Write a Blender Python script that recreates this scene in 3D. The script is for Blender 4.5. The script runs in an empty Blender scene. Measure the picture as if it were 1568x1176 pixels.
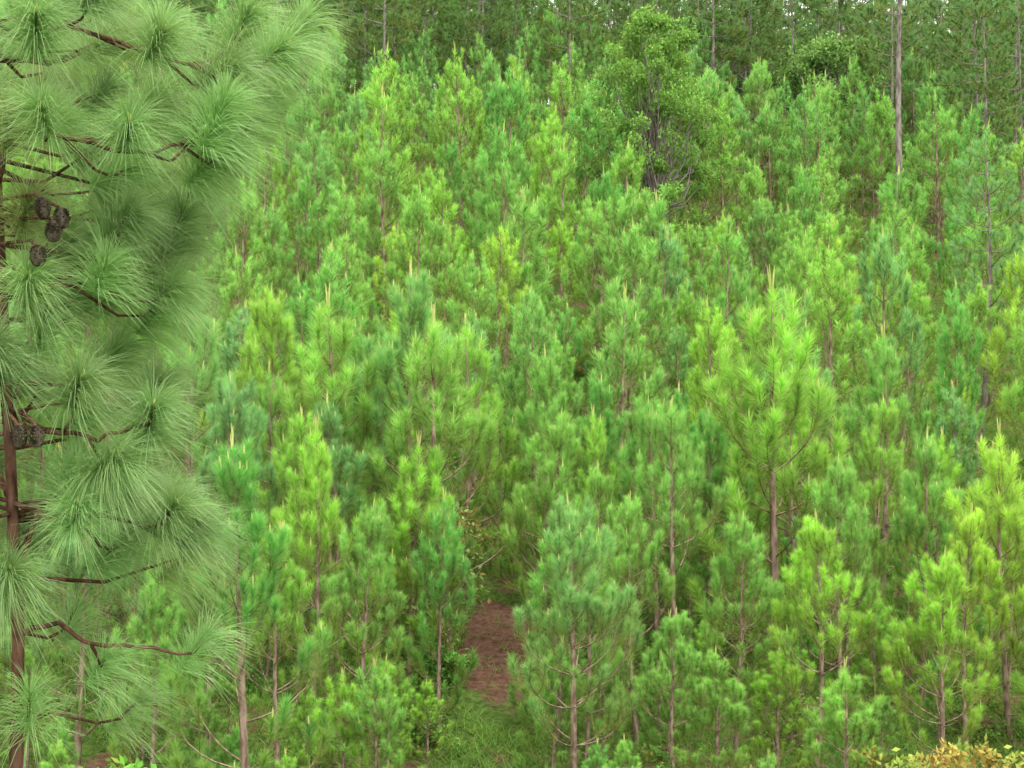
import bpy, math, random
import numpy as np
from mathutils import Vector

scene = bpy.context.scene
scene.view_settings.view_transform = 'Standard'
scene.view_settings.look = 'None'
scene.view_settings.exposure = 0

# ------------------------------------------------------------------ materials
def new_mat(name):
    m = bpy.data.materials.new(name); m.use_nodes = True
    m.node_tree.nodes.clear()
    return m, m.node_tree.nodes, m.node_tree.links

def mixrgb(N, L, fac, a, b, mode='MIX'):
    n = N.new('ShaderNodeMix'); n.data_type = 'RGBA'; n.blend_type = mode
    for idx, v in ((0, fac), (6, a), (7, b)):
        if isinstance(v, bpy.types.NodeSocket): L.new(v, n.inputs[idx])
        elif idx == 0: n.inputs[0].default_value = v
        else: n.inputs[idx].default_value = (*v, 1)
    return n.outputs[2]

def math_n(N, L, op, a, b=0.0, clamp=False):
    n = N.new('ShaderNodeMath'); n.operation = op; n.use_clamp = clamp
    for i, v in enumerate((a, b)):
        if isinstance(v, bpy.types.NodeSocket): L.new(v, n.inputs[i])
        else: n.inputs[i].default_value = v
    return n.outputs[0]

def foliage_mat(name, old=(0.28, 0.29, 0.055), tip=(0.40, 0.54, 0.17), transl=0.42, rough=0.5, tipf=0.34, gloss=0.0):
    m, N, L = new_mat(name)
    at = N.new('ShaderNodeAttribute'); at.attribute_name = 'tint'
    sep = N.new('ShaderNodeSeparateColor'); L.new(at.outputs['Color'], sep.inputs[0])
    oi = N.new('ShaderNodeObjectInfo'); base = oi.outputs['Color']
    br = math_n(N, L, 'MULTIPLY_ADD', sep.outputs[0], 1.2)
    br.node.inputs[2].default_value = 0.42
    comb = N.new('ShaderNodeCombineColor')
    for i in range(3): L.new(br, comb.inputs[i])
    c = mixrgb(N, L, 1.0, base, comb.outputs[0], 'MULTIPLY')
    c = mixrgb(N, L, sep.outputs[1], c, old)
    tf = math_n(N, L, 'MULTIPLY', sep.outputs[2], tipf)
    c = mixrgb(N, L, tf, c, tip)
    p = N.new('ShaderNodeBsdfDiffuse'); L.new(c, p.inputs['Color'])
    t = N.new('ShaderNodeBsdfTranslucent')
    c2 = mixrgb(N, L, 1.0, c, (1.12, 1.08, 0.85), 'MULTIPLY'); L.new(c2, t.inputs['Color'])
    mx = N.new('ShaderNodeMixShader'); mx.inputs[0].default_value = transl
    L.new(p.outputs[0], mx.inputs[1]); L.new(t.outputs[0], mx.inputs[2])
    out = mx.outputs[0]
    if gloss > 0:
        g = N.new('ShaderNodeBsdfGlossy'); g.inputs['Roughness'].default_value = rough; g.inputs['Color'].default_value = (.8, .9, .75, 1)
        m2 = N.new('ShaderNodeMixShader'); m2.inputs[0].default_value = gloss
        L.new(out, m2.inputs[1]); L.new(g.outputs[0], m2.inputs[2]); out = m2.outputs[0]
    o = N.new('ShaderNodeOutputMaterial'); L.new(out, o.inputs[0])
    return m

def bark_mat(name, c1, c2, scale=14):
    m, N, L = new_mat(name)
    tc = N.new('ShaderNodeTexCoord')
    mp = N.new('ShaderNodeMapping'); mp.inputs['Scale'].default_value = (1, 1, 0.35)
    L.new(tc.outputs['Object'], mp.inputs[0])
    no = N.new('ShaderNodeTexNoise'); no.inputs['Scale'].default_value = scale; no.inputs['Detail'].default_value = 4
    L.new(mp.outputs[0], no.inputs[0])
    r = N.new('ShaderNodeValToRGB'); r.color_ramp.elements[0].position = .38; r.color_ramp.elements[1].position = .62
    r.color_ramp.elements[0].color = (*c1, 1); r.color_ramp.elements[1].color = (*c2, 1)
    L.new(no.outputs[0], r.inputs[0])
    p = N.new('ShaderNodeBsdfDiffuse')
    L.new(r.outputs[0], p.inputs['Color'])
    b = N.new('ShaderNodeBump'); b.inputs['Strength'].default_value = .6; b.inputs['Distance'].default_value = .02
    L.new(no.outputs[0], b.inputs['Height']); L.new(b.outputs[0], p.inputs['Normal'])
    o = N.new('ShaderNodeOutputMaterial'); L.new(p.outputs[0], o.inputs[0])
    return m

M_NEEDLE = foliage_mat('pine_needles')
M_NEEDLE_FG = foliage_mat('long_pine_needles', tip=(0.42, 0.52, 0.27), transl=0.4, rough=0.5, tipf=0.42, gloss=0.05)
M_LEAF = foliage_mat('broad_leaves', old=(0.30, 0.16, 0.05), transl=0.35, tipf=0.0)
M_BARK = bark_mat('pine_bark', (0.14, 0.09, 0.065), (0.32, 0.235, 0.18))
M_BARK_GREY = bark_mat('grey_pine_bark', (0.12, 0.10, 0.09), (0.26, 0.225, 0.20), 8)
M_BARK_RED = bark_mat('reddish_twig_bark', (0.06, 0.03, 0.02), (0.16, 0.085, 0.06), 30)
M_CANDLE = bark_mat('pine_candle', (0.32, 0.42, 0.10), (0.50, 0.48, 0.19), 10)
M_CONE = bark_mat('cone_scales', (0.035, 0.028, 0.02), (0.16, 0.13, 0.10), 60)

# ------------------------------------------------------------------ mesh helpers
class Acc:
    def __init__(s): s.V = []; s.F = []; s.M = []; s.T = []; s.n = 0
    def add(s, V, F, mat, T=None):
        V = np.asarray(V, np.float32).reshape(-1, 3); F = np.asarray(F, np.int32).reshape(-1, 3)
        if T is None: T = np.tile([0.5, 0, 0], (len(V), 1))
        s.V.append(V); s.F.append(F + s.n); s.M.append(np.full(len(F), mat, np.int32)); s.T.append(np.asarray(T, np.float32)); s.n += len(V)
    def mesh(s, name, mats, smooth_mats=()):
        V = np.concatenate(s.V); F = np.concatenate(s.F); M = np.concatenate(s.M); T = np.concatenate(s.T)
        me = bpy.data.meshes.new(name)
        me.vertices.add(len(V)); me.vertices.foreach_set('co', V.ravel())
        me.loops.add(len(F) * 3); me.loops.foreach_set('vertex_index', F.ravel())
        me.polygons.add(len(F)); me.polygons.foreach_set('loop_start', np.arange(0, len(F) * 3, 3, dtype=np.int32))
        me.polygons.foreach_set('material_index', M)
        for m in mats: me.materials.append(m)
        sm = np.isin(M, list(smooth_mats)) if smooth_mats else np.zeros(len(F), bool)
        me.polygons.foreach_set('use_smooth', sm)
        ca = me.attributes.new('tint', 'FLOAT_COLOR', 'POINT')
        ca.data.foreach_set('color', np.concatenate([T, np.ones((len(T), 1), np.float32)], 1).ravel())
        me.update(calc_edges=True); me.validate()
        return me

def nrm(v): return v / (np.linalg.norm(v, axis=-1, keepdims=True) + 1e-9)

def tube(acc, pts, radii, sides, mat):
    pts = np.asarray(pts, float); n = len(pts)
    d = nrm(np.gradient(pts, axis=0))
    ref = np.array([0.0, 0.0, 1.0]) if abs(d[0][2]) < .8 else np.array([1.0, 0, 0])
    a = nrm(np.cross(d, ref)); b = np.cross(d, a)
    th = np.linspace(0, 2 * math.pi, sides, endpoint=False)
    V = pts[:, None] + (a[:, None] * np.cos(th)[None, :, None] + b[:, None] * np.sin(th)[None, :, None]) * np.asarray(radii)[:, None, None]
    F = []
    for i in range(n - 1):
        for j in range(sides):
            k = (j + 1) % sides
            p, q, r, s_ = i * sides + j, i * sides + k, (i + 1) * sides + k, (i + 1) * sides + j
            F += [(p, q, r), (p, r, s_)]
    acc.add(V.reshape(-1, 3), F, mat)

def needles(acc, rng, P0, D, S, cnt, age, bri, Ln, w, a0, a1, droop, seg, mat):
    """needles radiating from straight shoots (P0,D,S)"""
    idx = np.repeat(np.arange(len(P0)), cnt); n = len(idx)
    u = rng.random(n) ** 0.85
    D_ = D[idx]; pos = P0[idx] + D_ * (S[idx] * u)[:, None]
    rad = nrm(np.cross(D_, rng.normal(size=(n, 3))))
    a = np.radians(a0 + (a1 - a0) * u + rng.normal(0, 8, n))
    dr = D_ * np.cos(a)[:, None] + rad * np.sin(a)[:, None]
    ln = Ln * rng.uniform(.7, 1.1, n) * np.where(age[idx] > .6, .85, 1)
    wv = nrm(np.cross(dr, rng.normal(size=(n, 3)))) * (w * .5)
    dn = np.array([0, 0, -1.0])
    ts = {1: [0, 1], 2: [0, .5, 1], 3: [0, .35, .7, 1]}[seg]
    dv = droop * rng.uniform(.5, 1.4, n)
    cols = []; tt = []
    for t in ts:
        c = pos + (dr * t + dn * (dv * t * t)[:, None]) * ln[:, None]
        if t == 1: cols.append(c[:, None]); tt.append(t)
        else:
            ww = wv * (1 - .25 * t); cols.append(np.stack([c - ww, c + ww], 1)); tt += [t, t]
    V = np.concatenate(cols, 1); k = V.shape[1]
    base = (np.arange(n) * k)[:, None]
    tri = []
    for s_ in range(seg - 1):
        o = s_ * 2; tri += [[o, o + 1, o + 3], [o, o + 3, o + 2]]
    tri.append([k - 3, k - 2, k - 1])
    F = (base[:, None] + np.array(tri)[None]).reshape(-1, 3)
    T = np.zeros((n, k, 3)); T[:, :, 0] = np.clip(bri[idx] + rng.normal(0, .12, n), 0, 1)[:, None]
    T[:, :, 1] = np.clip(age[idx] + rng.normal(0, .05, n), 0, 1)[:, None]; T[:, :, 2] = np.array(tt)[None]
    acc.add(V.reshape(-1, 3), F, mat, T.reshape(-1, 3))

def arc(p, az, e0, e1, L, n):
    pts = [np.array(p, float)]
    for i in range(n):
        e = math.radians(e0 + (e1 - e0) * ((i + .5) / n) ** 1.3)
        pts.append(pts[-1] + np.array([math.cos(az) * math.cos(e), math.sin(az) * math.cos(e), math.sin(e)]) * L / n)
    return pts

# ------------------------------------------------------------------ pine generator
def pine_mesh(name, seed, H, R, base, dens, nl, nw, seg, sides=6, mature=False, bark=None, leafy=1.0, twigs=True):
    R_ = random.Random(seed); rng = np.random.default_rng(seed); A = Acc()
    wob = [R_.uniform(-1, 1) * .03 * H for _ in range(4)]
    def tp(h):
        t = h / H
        return np.array([wob[0] * math.sin(t * 3) + wob[1] * t * .5, wob[2] * math.sin(t * 2.6) + wob[3] * t * .5, h])
    hs = np.linspace(0, H, 12); r0 = (.0098 if not mature else .0085) * H + .01
    tube(A, [tp(h) for h in hs], [r0 * (1 - .88 * (h / H)) + .005 for h in hs], sides, 0)
    sh = []   # p0, d, s, density, age, bri
    cand = []
    fl = 1.0 if mature else 1.2
    def foliate(pts, leaf_len, tipbri, ag0):
        L = [np.linalg.norm(pts[i + 1] - pts[i]) for i in range(len(pts) - 1)]
        acc = 0; leaf_len *= fl
        for i in reversed(range(len(pts) - 1)):
            if acc > leaf_len: break
            f = acc / leaf_len
            d = (pts[i + 1] - pts[i]) / L[i]
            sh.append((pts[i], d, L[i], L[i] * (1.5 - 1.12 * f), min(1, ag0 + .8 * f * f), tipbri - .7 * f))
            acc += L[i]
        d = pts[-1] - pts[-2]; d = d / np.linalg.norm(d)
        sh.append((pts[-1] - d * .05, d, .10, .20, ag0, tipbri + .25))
    h = base * H
    sp = .60 if not mature else .75
    while h < H - .35:
        t = (h - base * H) / (H - base * H)
        if mature: prof = (min(1, t * 4 + .4)) * (1 - t) ** .5
        else: prof = min(1, .7 + t * 2.2) * (1 - t) ** .76
        nb = R_.choice([4, 4, 5, 5]); a_off = R_.uniform(0, 6.28)
        for b in range(nb):
            if R_.random() < (.10 + (.25 if t < .12 else 0)): continue
            az = a_off + b * 6.283 / nb + R_.uniform(-.4, .4)
            L = max(.38, R * prof * R_.uniform(.55, 1.2) + .12)
            if mature: e0 = R_.uniform(-8, 25); e1 = e0 + R_.uniform(15, 40)
            else: e0 = 10 + 36 * t + R_.uniform(-10, 12); e1 = min(92, e0 + R_.uniform(50, 85))
            n = max(3, int(L / .19))
            p0 = tp(h + R_.uniform(-.08, .08))
            pts = arc(p0, az, e0, e1, L, n)
            rb = .0045 * L + .005 * (H / 5)
            tube(A, pts, np.linspace(rb + .003, .004, len(pts)), 4 if twigs else 3, 0)
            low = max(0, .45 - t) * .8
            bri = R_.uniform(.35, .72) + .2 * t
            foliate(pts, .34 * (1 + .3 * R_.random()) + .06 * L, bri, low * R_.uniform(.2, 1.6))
            if R_.random() < (.2 + .55 * t): cand.append((pts[-1], pts[-1] - pts[-2], R_.uniform(.06, .2)))
            ns = int(L * 2.3 * leafy + R_.random())
            for s_ in range(ns):
                u = R_.uniform(.3, .95); k = min(n - 1, int(u * n)); q = pts[k] + (pts[k + 1] - pts[k]) * (u * n - k)
                sa = az + R_.choice([-1, 1]) * R_.uniform(.7, 1.4)
                el = e0 + (e1 - e0) * u * .7
                sl = max(.32, (1 - u) * L * .75 + R_.uniform(.15, .28))
                sp_ = arc(q, sa, el + R_.uniform(-20, 12), min(90, el + R_.uniform(45, 70)), sl, max(2, int(sl / .16)))
                if twigs: tube(A, sp_, np.linspace(.006, .003, len(sp_)), 3, 0)
                foliate(sp_, .28, bri + R_.uniform(-.25, .15), low * R_.uniform(.2, 1.6))
                if R_.random() < .08 + .3 * t: cand.append((sp_[-1], sp_[-1] - sp_[-2], R_.uniform(.05, .16)))
        h += sp * R_.uniform(.7, 1.15) * (1 - .35 * t)
    for _ in range(int(base * H * 4)):
        hh = R_.uniform(.15, 1) * base * H; pp = arc(tp(hh), R_.uniform(0, 6.28), R_.uniform(-10, 30), R_.uniform(-10, 30), R_.uniform(.15, .6), 3)
        tube(A, pp, [.008, .006, .005, .002], 3, 0)
    lp = [tp(H - .8 + .16 * i) for i in range(6)]
    foliate(lp, .75, .85, 0)
    for _ in range(R_.choice([2, 3, 4, 5])):
        d = np.array([R_.uniform(-.25, .25), R_.uniform(-.25, .25), 1]); cand.append((tp(H), d, R_.uniform(.14, .36)))
    P0 = np.array([s[0] for s in sh]); D = nrm(np.array([s[1] for s in sh])); S = np.array([s[2] for s in sh])
    cnt = np.maximum(3, (np.array([s[3] for s in sh]) * dens * rng.uniform(.65, 1.25, len(sh)))).astype(int)
    age = np.array([s[4] for s in sh]); bri = np.array([s[5] for s in sh])
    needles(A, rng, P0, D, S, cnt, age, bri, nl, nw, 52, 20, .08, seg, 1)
    if not mature:
        for p, d, l in cand:
            d = d / np.linalg.norm(d) * .5 + np.array([0, 0, .6]); d /= np.linalg.norm(d)
            p = p + d * .08
            tube(A, [p, p + d * l * .6, p + d * l], [.011, .010, .003], 3, 2)
    return A.mesh(name, [bark or M_BARK, M_NEEDLE, M_CANDLE], (0,))
NEAR = []; MID = []; FAR = []; OLD = []
for i, (H, R, b) in enumerate([(5, 1.6, .14), (4.5, 1.5, .14), (5.2, 1.65, .26), (4.2, 1.35, .08), (5.6, 1.6, .34)]):
    NEAR.append((pine_mesh('near_pine_%d' % i, 10 + i, H, R, b, 350, .195, .0070, 1), H))
for i, (H, R, b) in enumerate([(5, 1.65, .10), (5.6, 1.75, .16), (4.5, 1.55, .10), (6, 1.8, .24), (5.2, 1.5, .14), (4, 1.35, .08)]):
    MID.append((pine_mesh('mid_pine_%d' % i, 40 + i, H, R, b, 145, .195, .0145, 1, 5, twigs=False), H))
for i, (H, R, b) in enumerate([(5, 1.7, .10), (6, 1.9, .12), (5.5, 1.7, .15)]):
    FAR.append((pine_mesh('far_pine_%d' % i, 60 + i, H, R, b, 72, .205, .028, 1, 4, twigs=False), H))
for i, (H, R, b) in enumerate([(11, 2.5, .28), (10, 2.2, .35), (9, 2.5, .14)]):
    OLD.append((pine_mesh('old_pine_%d' % i, 80 + i, H, R, b, 85, .26, .029, 1, 6, True, M_BARK_GREY, 1.0, twigs=False), H))
SPARSE = (pine_mesh('sparse_pine', 95, 9, 1.9, .18, 150, .20, .012, 1, 7, True, M_BARK_GREY, 1.1, twigs=False), 9)
TALL = (pine_mesh('tall_pine', 97, 19, 3.4, .58, 100, .24, .018, 1, 9, True, M_BARK_GREY, .8), 19)

# ------------------------------------------------------------------ terrain
PY = [-4000, -60, -20, 0, 3, 8, 14, 20, 26, 32, 40, 50, 60, 75, 90, 105, 130, 200, 4000]
PZ = [-10, -1.5, -1.2, -1.65, -2.3, -4.6, -5.8, -5.75, -4.7, -3, -.5, 3, 6.6, 12, 17, 21, 22, 15, -30]
def gz(x, y):
    x = np.asarray(x, float); y = np.asarray(y, float)
    f = np.clip((y - 18) / 30, 0, 1)
    d = y - .3 * np.clip(x, -70, 70) * f * (y < 400)
    z = (np.interp(d - 2, PY, PZ) + 2 * np.interp(d, PY, PZ) + np.interp(d + 2, PY, PZ)) / 4
    return z + f * (.35 * np.sin(x * .31 + y * .17) + .2 * np.sin(x * .7 - y * .43 + 1)) + .05 * np.sin(x * 2.1 + 1.3 * y)
def gully(x, y): return abs(x - (-.22 + .03 * (y - 24)))

xs = np.concatenate([[-4000, -1500, -600, -250, -150], np.arange(-100, 100.1, 1.0), [150, 250, 600, 1500, 4000]])
ys = np.concatenate([[-4000, -1500, -500, -150, -60], np.arange(-30, 150.1, 1.0), [180, 250, 500, 1500, 4000]])
X, Y = np.meshgrid(xs, ys); Z = gz(X, Y)
V = np.stack([X, Y, Z], -1).reshape(-1, 3); nx = len(xs); F = []
for j in range(len(ys) - 1):
    for i in range(nx - 1):
        a = j * nx + i; F += [(a, a + 1, a + nx + 1), (a, a + nx + 1, a + nx)]
m, N, L = new_mat('forest_soil')
tc = N.new('ShaderNodeTexCoord')
n1 = N.new('ShaderNodeTexNoise'); n1.inputs['Scale'].default_value = .9; n1.inputs['Detail'].default_value = 6; L.new(tc.outputs['Object'], n1.inputs[0])
n2 = N.new('ShaderNodeTexNoise'); n2.inputs['Scale'].default_value = 8; n2.inputs['Detail'].default_value = 9; n2.inputs['Roughness'].default_value = .7; L.new(tc.outputs['Object'], n2.inputs[0])
r2 = N.new('ShaderNodeValToRGB'); r2.color_ramp.elements[0].position = .32; r2.color_ramp.elements[1].position = .68
r2.color_ramp.elements[0].color = (.07, .03, .02, 1); r2.color_ramp.elements[1].color = (.20, .12, .085, 1); L.new(n2.outputs[0], r2.inputs[0])
r3 = N.new('ShaderNodeValToRGB'); r3.color_ramp.elements[0].position = .4; r3.color_ramp.elements[1].position = .6
r3.color_ramp.elements[0].color = (.04, .075, .015, 1); r3.color_ramp.elements[1].color = (.11, .17, .04, 1); L.new(n2.outputs[0], r3.inputs[0])
r1 = N.new('ShaderNodeValToRGB'); r1.color_ramp.elements[0].position = .36; r1.color_ramp.elements[1].position = .46; L.new(n1.outputs[0], r1.inputs[0])
# a small eroded bare patch between the rows
sx = N.new('ShaderNodeSeparateXYZ'); L.new(tc.outputs['Object'], sx.inputs[0])
ex = math_n(N, L, 'POWER', math_n(N, L, 'ABSOLUTE', math_n(N, L, 'DIVIDE', math_n(N, L, 'ADD', sx.outputs[0], .2), .8)), 2.0)
ey = math_n(N, L, 'POWER', math_n(N, L, 'ABSOLUTE', math_n(N, L, 'DIVIDE', math_n(N, L, 'SUBTRACT', sx.outputs[1], 25.3), 2.6)), 2.0)
rr = math_n(N, L, 'ADD', math_n(N, L, 'ADD', ex, ey), math_n(N, L, 'MULTIPLY', math_n(N, L, 'SUBTRACT', n1.outputs[0], .5), 3.0))
gm = math_n(N, L, 'MULTIPLY', math_n(N, L, 'SUBTRACT', rr, .8), 3.0, True)
c = mixrgb(N, L, math_n(N, L, 'MULTIPLY', r1.outputs[0], gm), r2.outputs[0], r3.outputs[0])
p = N.new('ShaderNodeBsdfDiffuse'); L.new(c, p.inputs['Color'])
b = N.new('ShaderNodeBump'); b.inputs['Distance'].default_value = .06; L.new(n2.outputs[0], b.inputs['Height']); L.new(b.outputs[0], p.inputs['Normal'])
o = N.new('ShaderNodeOutputMaterial'); L.new(p.outputs[0], o.inputs[0])
A = Acc(); A.add(V, F, 0)
hill = bpy.data.objects.new('hillside_ground', A.mesh('hillside_ground', [m], (0,)))
scene.collection.objects.link(hill)

# ------------------------------------------------------------------ placing
R = random.Random(5)
def place(name, mh, x, y, h, col, parent=None, rot=None, wid=1.0, lean=.04):
    me, H = mh
    ob = bpy.data.objects.new(name, me); scene.collection.objects.link(ob)
    s = h / H; ob.location = (x, y, float(gz(x, y)) - .06)
    ob.scale = (s * wid, s * wid, s)
    ob.rotation_euler = (R.uniform(-lean, lean), R.uniform(-lean, lean), R.uniform(0, 6.28) if rot is None else rot)
    ob.color = (*col, 1)
    if parent: ob.parent = parent
    return ob

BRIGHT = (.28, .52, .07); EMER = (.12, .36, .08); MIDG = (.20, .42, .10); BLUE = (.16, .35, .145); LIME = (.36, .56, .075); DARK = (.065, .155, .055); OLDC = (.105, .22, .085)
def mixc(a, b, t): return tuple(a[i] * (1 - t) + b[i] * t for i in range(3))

key = [
 (-3.19, 17, -.80, EMER, 0), (-1.15, 22, -1.86, EMER, 3), (1.05, 20, -2.0, MIDG, 1), (2.68, 23, -.45, MIDG, 4), (5.16, 22, -1.25, MIDG, 2),
 (-2.8, 27, -.05, EMER, 0), (5.5, 27, -.05, BRIGHT, 1), (-2.2, 20.2, -1.8, MIDG, 2), (6.64, 20.5, -1.9, LIME, 4), (7.8, 26, -1.0, BRIGHT, 1),
 (-1.7, 18.0, -3.6, MIDG, 3), (1.77, 28, .0, EMER, 0), (7.74, 30, -.5, MIDG, 2), (4.2, 19.5, -1.9, BRIGHT, 4), (5.8, 18.9, -2.3, BRIGHT, 2), (-6.2, 20, -1.0, BLUE, 0), (-4.9, 23.5, .0, BLUE, 2),
 (-4.7, 18.2, -2.4, MIDG, 1), (2.2, 18.8, -3.1, MIDG, 4), (3.3, 20.8, -2.0, MIDG, 2),
 (2.84, 38, 5.1, MIDG, 3), (-.93, 34, 3.1, MIDG, 1), (-2.36, 31, 1.85, BRIGHT, 4), (-4.9, 33, 2.3, EMER, 0), (9.57, 42, 4.7, LIME, 0), (.67, 40, 3.4, MIDG, 4),
 (-5.66, 48, 8.8, MIDG, 1), (-2.2, 50, 8.6, EMER, 3), (-5.9, 30, 1.6, BLUE, 4), (4.84, 33, 1.5, BRIGHT, 2), (12.2, 45, 5.6, MIDG, 4), (7.6, 38, 2.6, MIDG, 1),
 (9.2, 54, 6.4, EMER, 5), (11.3, 65, 14.8, MIDG, 3), (-7.6, 52, 10.5, EMER, 0), (2.7, 44, 6.5, EMER, 2)]
pts = []
for x, y, zt, col, v in key:
    lst = NEAR if y < 29.5 else MID
    h = max(1.2, zt - float(gz(x, y)))
    wd = R.uniform(.92, 1.1) * (1 if h > 3.2 else 1.15)
    if abs(x) < 1.3 and y < 24: wd = .85
    place('pine_tree', lst[v % len(lst)], x, y, h, col, wid=wd, rot=R.uniform(0, 6.28))
    pts.append((x, y, 1.35 if h > 3 else .9))
place('tall_pine_tree', TALL, 16.6, 60, 19, OLDC, lean=.01); pts.append((16.6, 60, 2))
place('pine_tree', SPARSE, 13.3, 40, 8.8, mixc(BLUE, OLDC, .3), lean=.01); pts.append((13.3, 40, 2.2))
place('pine_tree', SPARSE, 14.9, 38, 8.4, mixc(BLUE, OLDC, .3), lean=.02); pts.append((14.9, 38, 2.2))
pts += [(5.3, 53, 3.2), (16.7, 75, 3.0)]
for x, y, h, k in [(-6.4, 70, 13, 1), (-7.4, 72, 12.5, 0), (3.0, 72, 13, 1), (19.5, 72, 13, 1), (22.5, 68, 13, 0), (25, 70, 13.5, 1), (13.2, 78, 12.5, 0), (21.0, 62, 12.5, 1), (23.6, 65, 12.5, 1), (-1.8, 75, 12, 0)]:
    place('mature_pine_tree', OLD[k], x, y, h, mixc(OLDC, DARK, R.random()), lean=.02); pts.append((x, y, 1.8))

far_parent = bpy.data.objects.new('distant_pine_forest', None); scene.collection.objects.link(far_parent)
tries = 0
while tries < 26000:
    tries += 1
    y = math.sqrt(R.uniform(18.3 ** 2, 98 ** 2)); x = R.uniform(-.43, .43) * y
    sp = R.choice([1.2, 1.4, 1.65]) if y < 30 else (R.choice([1.5, 1.75, 2.0]) if y < 50 else 2.15)
    if y < 26.5 and gully(x, y) < .75: continue
    if (x - 6.9) ** 2 / 3 + (y - 41) ** 2 / 6 < 1: continue
    if (x - 11.3) ** 2 / 1.2 + (y - 34) ** 2 / 14 < 1: continue      # gap below the old grey pines
    if any((x - a) ** 2 + (y - b_) ** 2 < (max(sp, r_)) ** 2 for a, b_, r_ in pts): continue
    pts.append((x, y, 0))
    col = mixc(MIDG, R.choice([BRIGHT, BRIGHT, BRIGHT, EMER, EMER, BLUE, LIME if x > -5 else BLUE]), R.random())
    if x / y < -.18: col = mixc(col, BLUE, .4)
    if y > 45: col = mixc(col, mixc(EMER, BLUE, .5), min(.7, (y - 45) / 40))  # distance haze put into the tree colour, blue-green growing with depth
    if y < 24: h = R.uniform(2.8, 4.7)
    elif y < 50: h = R.choice([R.uniform(3.2, 4.8), R.uniform(4.6, 6.8)])
    else: h = R.uniform(4.6, 8.0)
    if (x - 14.9) ** 2 / 2.2 + (y - 54) ** 2 / 30 < 1: h = R.uniform(2.2, 3.4)   # younger plants in front of the tall pine
    if y < 28: place('pine_tree', R.choice(NEAR), x, y, h, col, wid=R.uniform(.85, 1.12))
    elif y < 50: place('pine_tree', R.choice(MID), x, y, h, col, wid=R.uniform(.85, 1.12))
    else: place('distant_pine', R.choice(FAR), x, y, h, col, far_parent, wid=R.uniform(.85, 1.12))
under = bpy.data.objects.new('pine_seedlings', None); scene.collection.objects.link(under)
sd = []
tries = 0
while tries < 700:
    tries += 1
    y = math.sqrt(R.uniform(16.6 ** 2, 30 ** 2)); x = R.uniform(-.42, .42) * y
    if gully(x, y) < .9 and y < 27: continue
    if any((x - a) ** 2 + (y - b_) ** 2 < 1.1 for a, b_ in sd): continue
    if any((x - a) ** 2 + (y - b_) ** 2 < .2 for a, b_, r_ in pts): continue
    sd.append((x, y))
    place('pine_seedling', NEAR[R.choice([0, 1, 3])], x, y, R.uniform(1.1, 2.2), mixc(MIDG, R.choice([BRIGHT, EMER, BRIGHT]), R.random()), under, wid=R.uniform(1.2, 1.5))
old_parent = bpy.data.objects.new('ridge_pine_forest', None); scene.collection.objects.link(old_parent)
tries = 0; op = []
while tries < 5000:
    tries += 1
    y = R.uniform(75, 122); x = R.uniform(-.46, .46) * y
    if any((x - a) ** 2 + (y - b_) ** 2 < 8.5 for a, b_ in op): continue
    if (x - 16.7) ** 2 + (y - 75) ** 2 < 12: continue
    op.append((x, y))
    place('ridge_pine', R.choice(OLD), x, y, R.uniform(8.5, 13), mixc(OLDC, DARK, R.random()), old_parent, wid=R.uniform(1, 1.3))

# ------------------------------------------------------------------ broadleaf trees and shrubs
def leaves(acc, rng, C, sz, bri, age, mat=1):
    n = len(C)
    d = nrm(rng.normal(size=(n, 3)) + np.array([0, 0, -.2])); w = nrm(np.cross(d, rng.normal(size=(n, 3)) + np.array([0, 0, 1.5])))
    s = (sz * rng.uniform(.6, 1.2, n))[:, None]
    V = np.stack([C, C + d * s * .5 + w * s * .25, C + d * s, C + d * s * .5 - w * s * .25], 1)
    b = (np.arange(n) * 4)[:, None, None]
    F = (b + np.array([[0, 1, 2], [0, 2, 3]])[None]).reshape(-1, 3)
    T = np.zeros((n, 4, 3)); T[:, :, 0] = np.clip(bri + rng.normal(0, .15, n), 0, 1)[:, None]; T[:, :, 1] = np.clip(age, 0, 1)[:, None]
    acc.add(V.reshape(-1, 3), F, mat, T.reshape(-1, 3))

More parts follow.
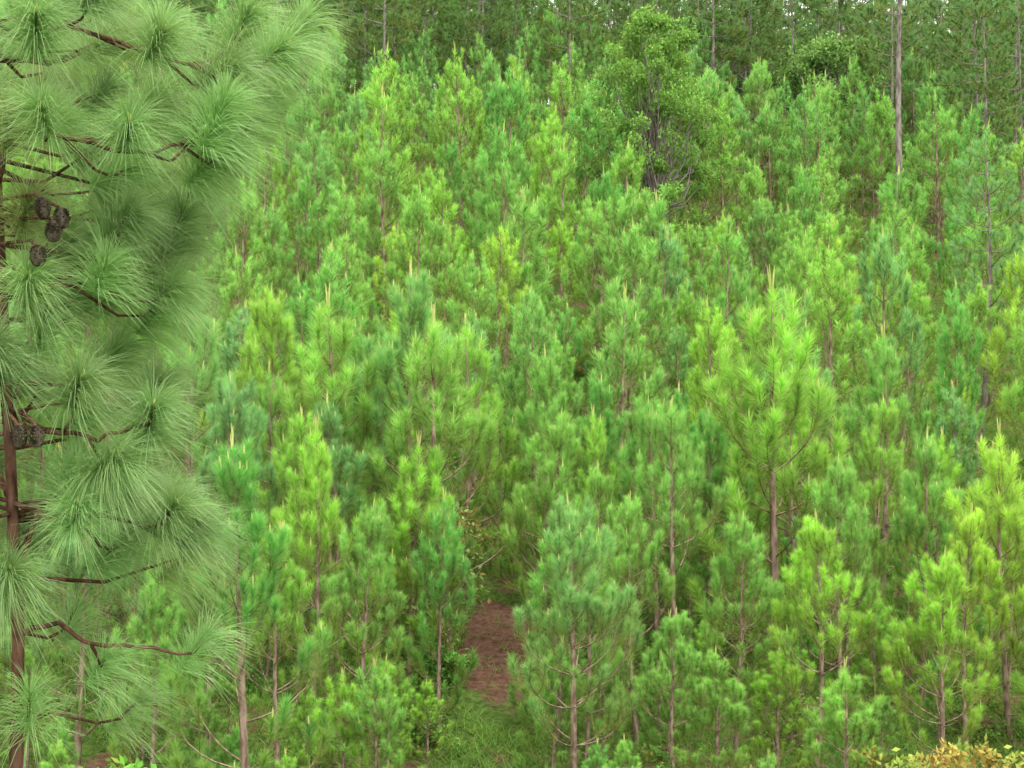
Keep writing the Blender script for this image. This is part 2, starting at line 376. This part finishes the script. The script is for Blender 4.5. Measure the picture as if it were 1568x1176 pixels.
def broadleaf(name, seed, H, W, nclump, nleaf, sz, trunk_r, agep=.03, agev=.8, base=.25, bark=M_BARK_GREY, cs=1.0):
    R_ = random.Random(seed); rng = np.random.default_rng(seed); A = Acc()
    fork = np.array([0, 0, H * base])
    if base > 0.1: tube(A, [(0, 0, 0), (.05 * W, 0, H * base * .5), fork, (-.03 * W, .02 * W, H * .6), (0, 0, H * .85)], [trunk_r, trunk_r * .85, trunk_r * .7, trunk_r * .4, trunk_r * .15], 8, 0)
    for c in range(nclump):
        t = R_.random() ** .8; zc = H * (base + .05 + (1 - base - .1) * t)
        az = R_.uniform(0, 6.28)
        lob = 1 + .28 * math.sin(az * 2 + seed) + .2 * math.sin(az * 3 + zc * 1.4)
        rr = W * .5 * math.sqrt(max(0.05, 1 - (2 * t - .75) ** 2 / 1.7)) * R_.uniform(.35, 1.1) * lob
        cc = np.array([math.cos(az) * rr, math.sin(az) * rr, zc])
        st = fork + np.array([0, 0, (zc - fork[2]) * R_.uniform(.2, .6)]) if base > .1 else np.array([0, 0, 0.])
        mid = (st + cc) / 2 + np.array([R_.uniform(-.1, .1) * W, R_.uniform(-.1, .1) * W, -.04 * H])
        tube(A, [st, mid, cc], [trunk_r * .35, trunk_r * .2, trunk_r * .06], 4, 0)
        cr = W * R_.uniform(.06, .14) * cs
        n = int(nleaf * R_.uniform(.6, 1.3))
        v = nrm(rng.normal(size=(n, 3))) * (rng.random(n) ** .45)[:, None] * cr * np.array([1.15, 1.15, .8])
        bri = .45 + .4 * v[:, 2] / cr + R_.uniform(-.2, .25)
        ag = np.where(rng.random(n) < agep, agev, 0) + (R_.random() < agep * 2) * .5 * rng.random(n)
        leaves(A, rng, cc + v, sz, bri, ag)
    return A.mesh(name, [bark, M_LEAF], (0,))

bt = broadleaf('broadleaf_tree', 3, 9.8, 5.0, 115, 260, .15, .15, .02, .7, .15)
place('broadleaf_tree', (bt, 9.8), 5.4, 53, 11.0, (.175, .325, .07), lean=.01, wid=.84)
bt2 = broadleaf('round_tree', 4, 7, 5.5, 80, 200, .22, .12, .0, .0, .2)
place('broadleaf_tree', (bt2, 7), 16.9, 75, 8.6, (.18, .31, .09))
place('broadleaf_tree', (bt2, 7), 11.6, 84, 8.4, (.12, .24, .08))
sh1 = broadleaf('shrub_a', 6, 1.2, 1.3, 26, 60, .085, .012, .10, .8, 0.02, M_BARK, 1.4)
sh2 = broadleaf('shrub_b', 7, 1.0, 1.2, 26, 60, .095, .010, .02, .8, 0.02, M_BARK, 1.4)
sh3 = broadleaf('sapling', 8, 2.4, 1.5, 34, 50, .10, .02, .2, .7, .15, M_BARK, 1.3)
for x, y, h, col, mh in [(2.9, 16.9, 1.2, (.24, .32, .06), sh1), (3.7, 16.6, 1.3, (.34, .27, .07), sh1), (4.6, 16.8, 1.4, (.26, .34, .07), sh1), (5.4, 16.8, 1.45, (.35, .29, .075), sh1), (6.0, 17.0, 1.4, (.28, .32, .07), sh1),
                         (-4.4, 15.6, 1.6, (.15, .40, .06), sh2), (-3.7, 15.2, 1.3, (.15, .40, .06), sh2), (-4.0, 14.6, 1.1, (.16, .42, .06), sh2)]:
    place('leafy_shrub', (mh, {sh1: 1.2, sh2: 1.0}[mh]), x, y, h, col)
place('leafy_sapling', (sh3, 2.4), -1.2, 24.4, 3.1, (.20, .29, .09))
place('leafy_sapling', (sh3, 2.4), -3.3, 46, 3.2, (.28, .46, .07))
us = bpy.data.objects.new('undergrowth_shrubs', None); scene.collection.objects.link(us)
for i in range(200):
    y = math.sqrt(R.uniform(17.0 ** 2, 42 ** 2)); x = R.uniform(-.43, .43) * y
    if y < 31 and gully(x, y) < .9: continue
    s = R.uniform(.35, 1.0)
    place('understory_shrub', (R.choice([sh1, sh2, sh2]), 1.1), x, y, s, mixc((.11, .27, .05), (.20, .30, .075), R.random()), us, wid=1.3)

rng = np.random.default_rng(1); A = Acc()
n = 75000
gy = np.sqrt(rng.uniform(15.5 ** 2, 45 ** 2, n)); gx = rng.uniform(-.43, .43, n) * gy
clump = np.sin(gx * 1.7 + 2) * np.sin(gy * 1.3) + .6 * np.sin(gx * 4.1 + gy * 3.3) + rng.normal(0, .3, n)
keep = (clump > -0.7) | (gy < 19.5)
keep &= ~((((gx + .2) / .7) ** 2 + ((gy - 25.3) / 2.4) ** 2 < 1) & (rng.random(n) > .08))
gx, gy = gx[keep], gy[keep]; n = len(gx)
P0 = np.stack([gx, gy, gz(gx, gy) - .01], 1)
D = np.tile([0, 0, 1.0], (n, 1))
needles(A, rng, P0, D, np.full(n, .02), np.full(n, 3), np.where(rng.random(n) < .2, .6, 0), rng.uniform(.1, .7, n), .34, .016, 30, 30, .4, 1, 0)
g = bpy.data.objects.new('grass_undergrowth', A.mesh('grass_undergrowth', [M_NEEDLE])); g.color = (.15, .32, .055, 1); scene.collection.objects.link(g)

# ------------------------------------------------------------------ foreground long-needled pine
def fg_pine():
    R_ = random.Random(77); rng = np.random.default_rng(77); A = Acc()
    zb = float(gz(-1.76, 5)) - .1
    tr = np.array([(-1.74, 5.0, zb), (-1.75, 5.0, -2.2), (-1.77, 5.02, -1.36), (-1.755, 5, -.9), (-1.77, 4.98, -.4), (-1.80, 5, .1), (-1.84, 5.03, .7), (-1.86, 5.05, 1.3), (-1.84, 5.1, 1.9), (-1.85, 5.1, 2.6), (-1.84, 5.1, 3.1)])
    tz = tr[:, 2]
    tube(A, tr, [.05, .032, .025, .022, .020, .018, .017, .015, .013, .009, .004], 9, 0)
    def tpt(z): return np.array([np.interp(z, tz, tr[:, 0]), np.interp(z, tz, tr[:, 1]), z])
    levels = [
     (1.30, [(-1.45, 4.85, 1.22), (-1.05, 4.95, 1.10)], [(-1.19, 4.75, 1.17), (-1.0, 4.9, 1.10), (-.84, 5.05, 1.20), (-1.54, 4.55, 1.18), (-1.3, 5.2, 1.32), (-.98, 5.15, 1.33), (-1.62, 5.0, 1.36), (-.80, 5.3, 1.36), (-1.4, 4.7, 1.33), (-1.1, 5.35, 1.2)]),
     (.92, [(-1.6, 4.85, .86), (-1.3, 4.75, .78), (-1.08, 4.8, .82)], [(-.98, 4.75, .93), (-1.03, 4.9, .80), (-1.27, 4.65, .84), (-1.52, 4.55, .88), (-1.15, 5.2, .97), (-1.65, 5.1, .95), (-1.4, 5.1, .78), (-1.3, 5.1, 1.03), (-.92, 5.15, 1.02)]),
     (.42, [(-1.65, 4.9, .33), (-1.42, 4.8, .36)], [(-1.38, 4.75, .38), (-1.34, 4.85, .57), (-1.25, 5.05, .47), (-1.6, 4.65, .34), (-1.62, 5.2, .32), (-1.45, 5.1, .60), (-1.3, 5.2, .30), (-1.2, 5.1, .60), (-1.22, 5.0, .34)]),
     (-.10, [(-1.65, 4.85, -.16), (-1.42, 4.85, -.18), (-1.3, 4.88, -.14)], [(-1.68, 4.55, .12), (-1.24, 4.85, -.10), (-1.45, 4.7, .0), (-1.30, 5.1, -.01), (-1.6, 5.2, -.12), (-1.35, 4.75, -.26), (-1.45, 5.15, .12)]),
     (-.42, [(-1.6, 4.9, -.47), (-1.4, 4.95, -.46), (-1.25, 5.0, -.54)], [(-1.47, 4.75, -.43), (-1.38, 5.05, -.38), (-1.65, 4.6, -.62), (-1.14, 5.05, -.52), (-1.58, 5.05, -.32), (-1.3, 5.25, -.42), (-1.2, 4.95, -.44), (-1.45, 5.2, -.58)]),
     (-.88, [(-1.6, 4.95, -.84), (-1.48, 4.97, -.92), (-1.25, 5.1, -.97)], [(-1.45, 5.0, -.98), (-1.15, 5.25, -.95), (-1.66, 5.35, -.86)]),
     (-1.2, [(-1.6, 5.1, -1.18)], [(-1.68, 4.9, -1.10), (-1.42, 5.3, -1.2)]),
    ]
    shoots = []
    def addt(q, d, ag, bri, dn=1.0):
        d = d / np.linalg.norm(d); s_ = R_.uniform(.11, .2); shoots.append((q - d * (s_ - .03), d, s_, dn, ag, bri))
    for z0, limb, tufts in levels:
        lp = [tpt(z0)] + [np.array(p) for p in limb]
        t = np.linspace(0, len(lp) - 1, 5 * (len(lp) - 1) + 1); lp = np.stack([np.interp(t, range(len(lp)), [p[k] for p in lp]) for k in range(3)], 1)
        lp[1:-1] += rng.normal(0, .006, (len(lp) - 2, 3))
        tube(A, lp, np.linspace(.0105, .006, len(lp)), 7, 0)
        lower = z0 < -.7
        for tf in tufts:
            q = np.array(tf)
            dd = np.linalg.norm(lp - q, axis=1) + .5 * np.maximum(0, lp[:, 0] - q[0] + .08); k = int(np.argmin(dd)); s = lp[max(0, k - 1)]
            out = q - s; out /= np.linalg.norm(out) + 1e-6
            mid = (s + q) / 2 + np.array([0, 0, -.18 * np.linalg.norm(q - s)])
            m2 = mid * .4 + q * .6 + np.array([0, 0, -.03])
            tube(A, [s, mid * .6 + s * .4, mid, m2, q], [.0065, .006, .0055, .005, .005], 6, 0)
            d = (q - m2); d = d / np.linalg.norm(d) * .8 + np.array([.3, -.12, .15]) + rng.normal(0, .18, 3)
            addt(q, d, R_.uniform(0, .15), R_.uniform(.4, 1.0), .45 if lower else 1.0)
    for i in range(135):
        z = R_.uniform(-.6, 3.0) if i < 70 else R_.uniform(-.6, 1.4)
        az = R_.uniform(.35, 5.6)
        Lr = R_.uniform(.25, .85) * (1.1 - .75 * max(0, (z - 1.3) / 1.8))
        s = tpt(z - .1); q = s + np.array([math.cos(az) * Lr * .75, math.sin(az) * Lr, R_.uniform(.02, .2)])
        if q[1] < 4.75 and q[2] < 1.6 and q[0] > -1.95: continue
        mid = (s + q) / 2 + np.array([0, 0, -.06]); tube(A, [s, mid, q], [.009, .007, .005], 5, 0)
        addt(q, q - mid + np.array([0, 0, .15]), R_.uniform(0, .6), R_.uniform(.2, .8), .65)
    P0 = np.array([s[0] for s in shoots]); D = nrm(np.array([s[1] for s in shoots])); S = np.array([s[2] for s in shoots])
    cnt = (np.array([s[3] for s in shoots]) * 700 * S / .155).astype(int); age = np.array([s[4] for s in shoots]); bri = np.array([s[5] for s in shoots])
    needles(A, rng, P0, D, S, cnt, age, bri, .245, .0022, 70, 30, .48, 2, 1)
    for s in shoots[:45]:
        tip = s[0] + s[1] * s[2]; tube(A, [tip, tip + s[1] * .015, tip + s[1] * .03], [.006, .006, .001], 5, 3)
    for cx, cy, cz in [(-1.535, 4.6, .575), (-1.48, 4.62, .545), (-1.50, 4.6, .50), (-1.55, 4.6, .42), (-1.56, 4.45, -.165), (-1.505, 4.45, -.165)]:
        V = []; Fc = []
        nr = 9
        for r in range(nr):
            ph = (r + .5) / nr * math.pi; rr = .023 * math.sin(ph) ** .8; zz = -.030 * math.cos(ph)
            for j in range(9):
                a = (j + .5 * (r % 2)) * 2 * math.pi / 9 ; ca, sa = math.cos(a), math.sin(a); c0 = np.array([ca * rr, sa * rr, zz])
                tn = np.array([-sa, ca, 0]) * .009; outv = np.array([ca, sa, 0.]) * .006
                b0 = len(V)
                V += [c0 - tn - np.array([0, 0, .006]), c0 + tn - np.array([0, 0, .006]), c0 + tn * .7 + outv + np.array([0, 0, .004]), c0 - tn * .7 + outv + np.array([0, 0, .004]), c0 * .5 + np.array([0, 0, zz * .5 + .006])]
                Fc += [(b0, b0 + 1, b0 + 2), (b0, b0 + 2, b0 + 3), (b0 + 3, b0 + 2, b0 + 4)]
        A.add(np.array(V) + np.array([cx, cy, cz]), Fc, 2)
        nearest = tpt(cz + .08); tube(A, [nearest, (cx - .06, cy + .1, cz + .06), (cx, cy, cz + .03)], [.007, .006, .005], 5, 0)
    me = A.mesh('foreground_pine', [M_BARK_RED, M_NEEDLE_FG, M_CONE, M_CANDLE], (0,))
    ob = bpy.data.objects.new('long_needled_pine_tree', me); ob.color = (.17, .33, .10, 1); scene.collection.objects.link(ob)
fg_pine()

# ------------------------------------------------------------------ light, world, camera
w = bpy.data.worlds.new('World'); scene.world = w; w.use_nodes = True
N = w.node_tree.nodes; L = w.node_tree.links; N.clear()
sky = N.new('ShaderNodeTexSky'); sky.sky_type = 'NISHITA'; sky.sun_disc = False
EL = math.radians(60); AZ = math.radians(155)
sky.sun_elevation = EL; sky.sun_rotation = AZ; sky.dust_density = 4; sky.air_density = 1
cl = mixrgb(N, L, .8, sky.outputs[0], (22, 21.8, 21))     # bright even cloud layer over the clear sky
bg = N.new('ShaderNodeBackground'); bg.inputs[1].default_value = .15
L.new(cl, bg.inputs[0]); o = N.new('ShaderNodeOutputWorld'); L.new(bg.outputs[0], o.inputs[0])
sl = bpy.data.lights.new('sun', 'SUN'); sl.energy = 3.3; sl.angle = math.radians(25); sl.color = (1, .96, .88)
so = bpy.data.objects.new('sun', sl); scene.collection.objects.link(so)
dv = Vector((math.sin(AZ) * math.cos(EL), math.cos(AZ) * math.cos(EL), math.sin(EL)))
so.rotation_euler = dv.to_track_quat('Z', 'Y').to_euler()

cam = bpy.data.cameras.new('camera'); cam.sensor_width = 36; cam.lens = 49.45; cam.clip_end = 9000
co = bpy.data.objects.new('camera', cam); co.location = (0, 0, 0); co.rotation_euler = (math.radians(90), 0, 0)
scene.collection.objects.link(co); scene.camera = co
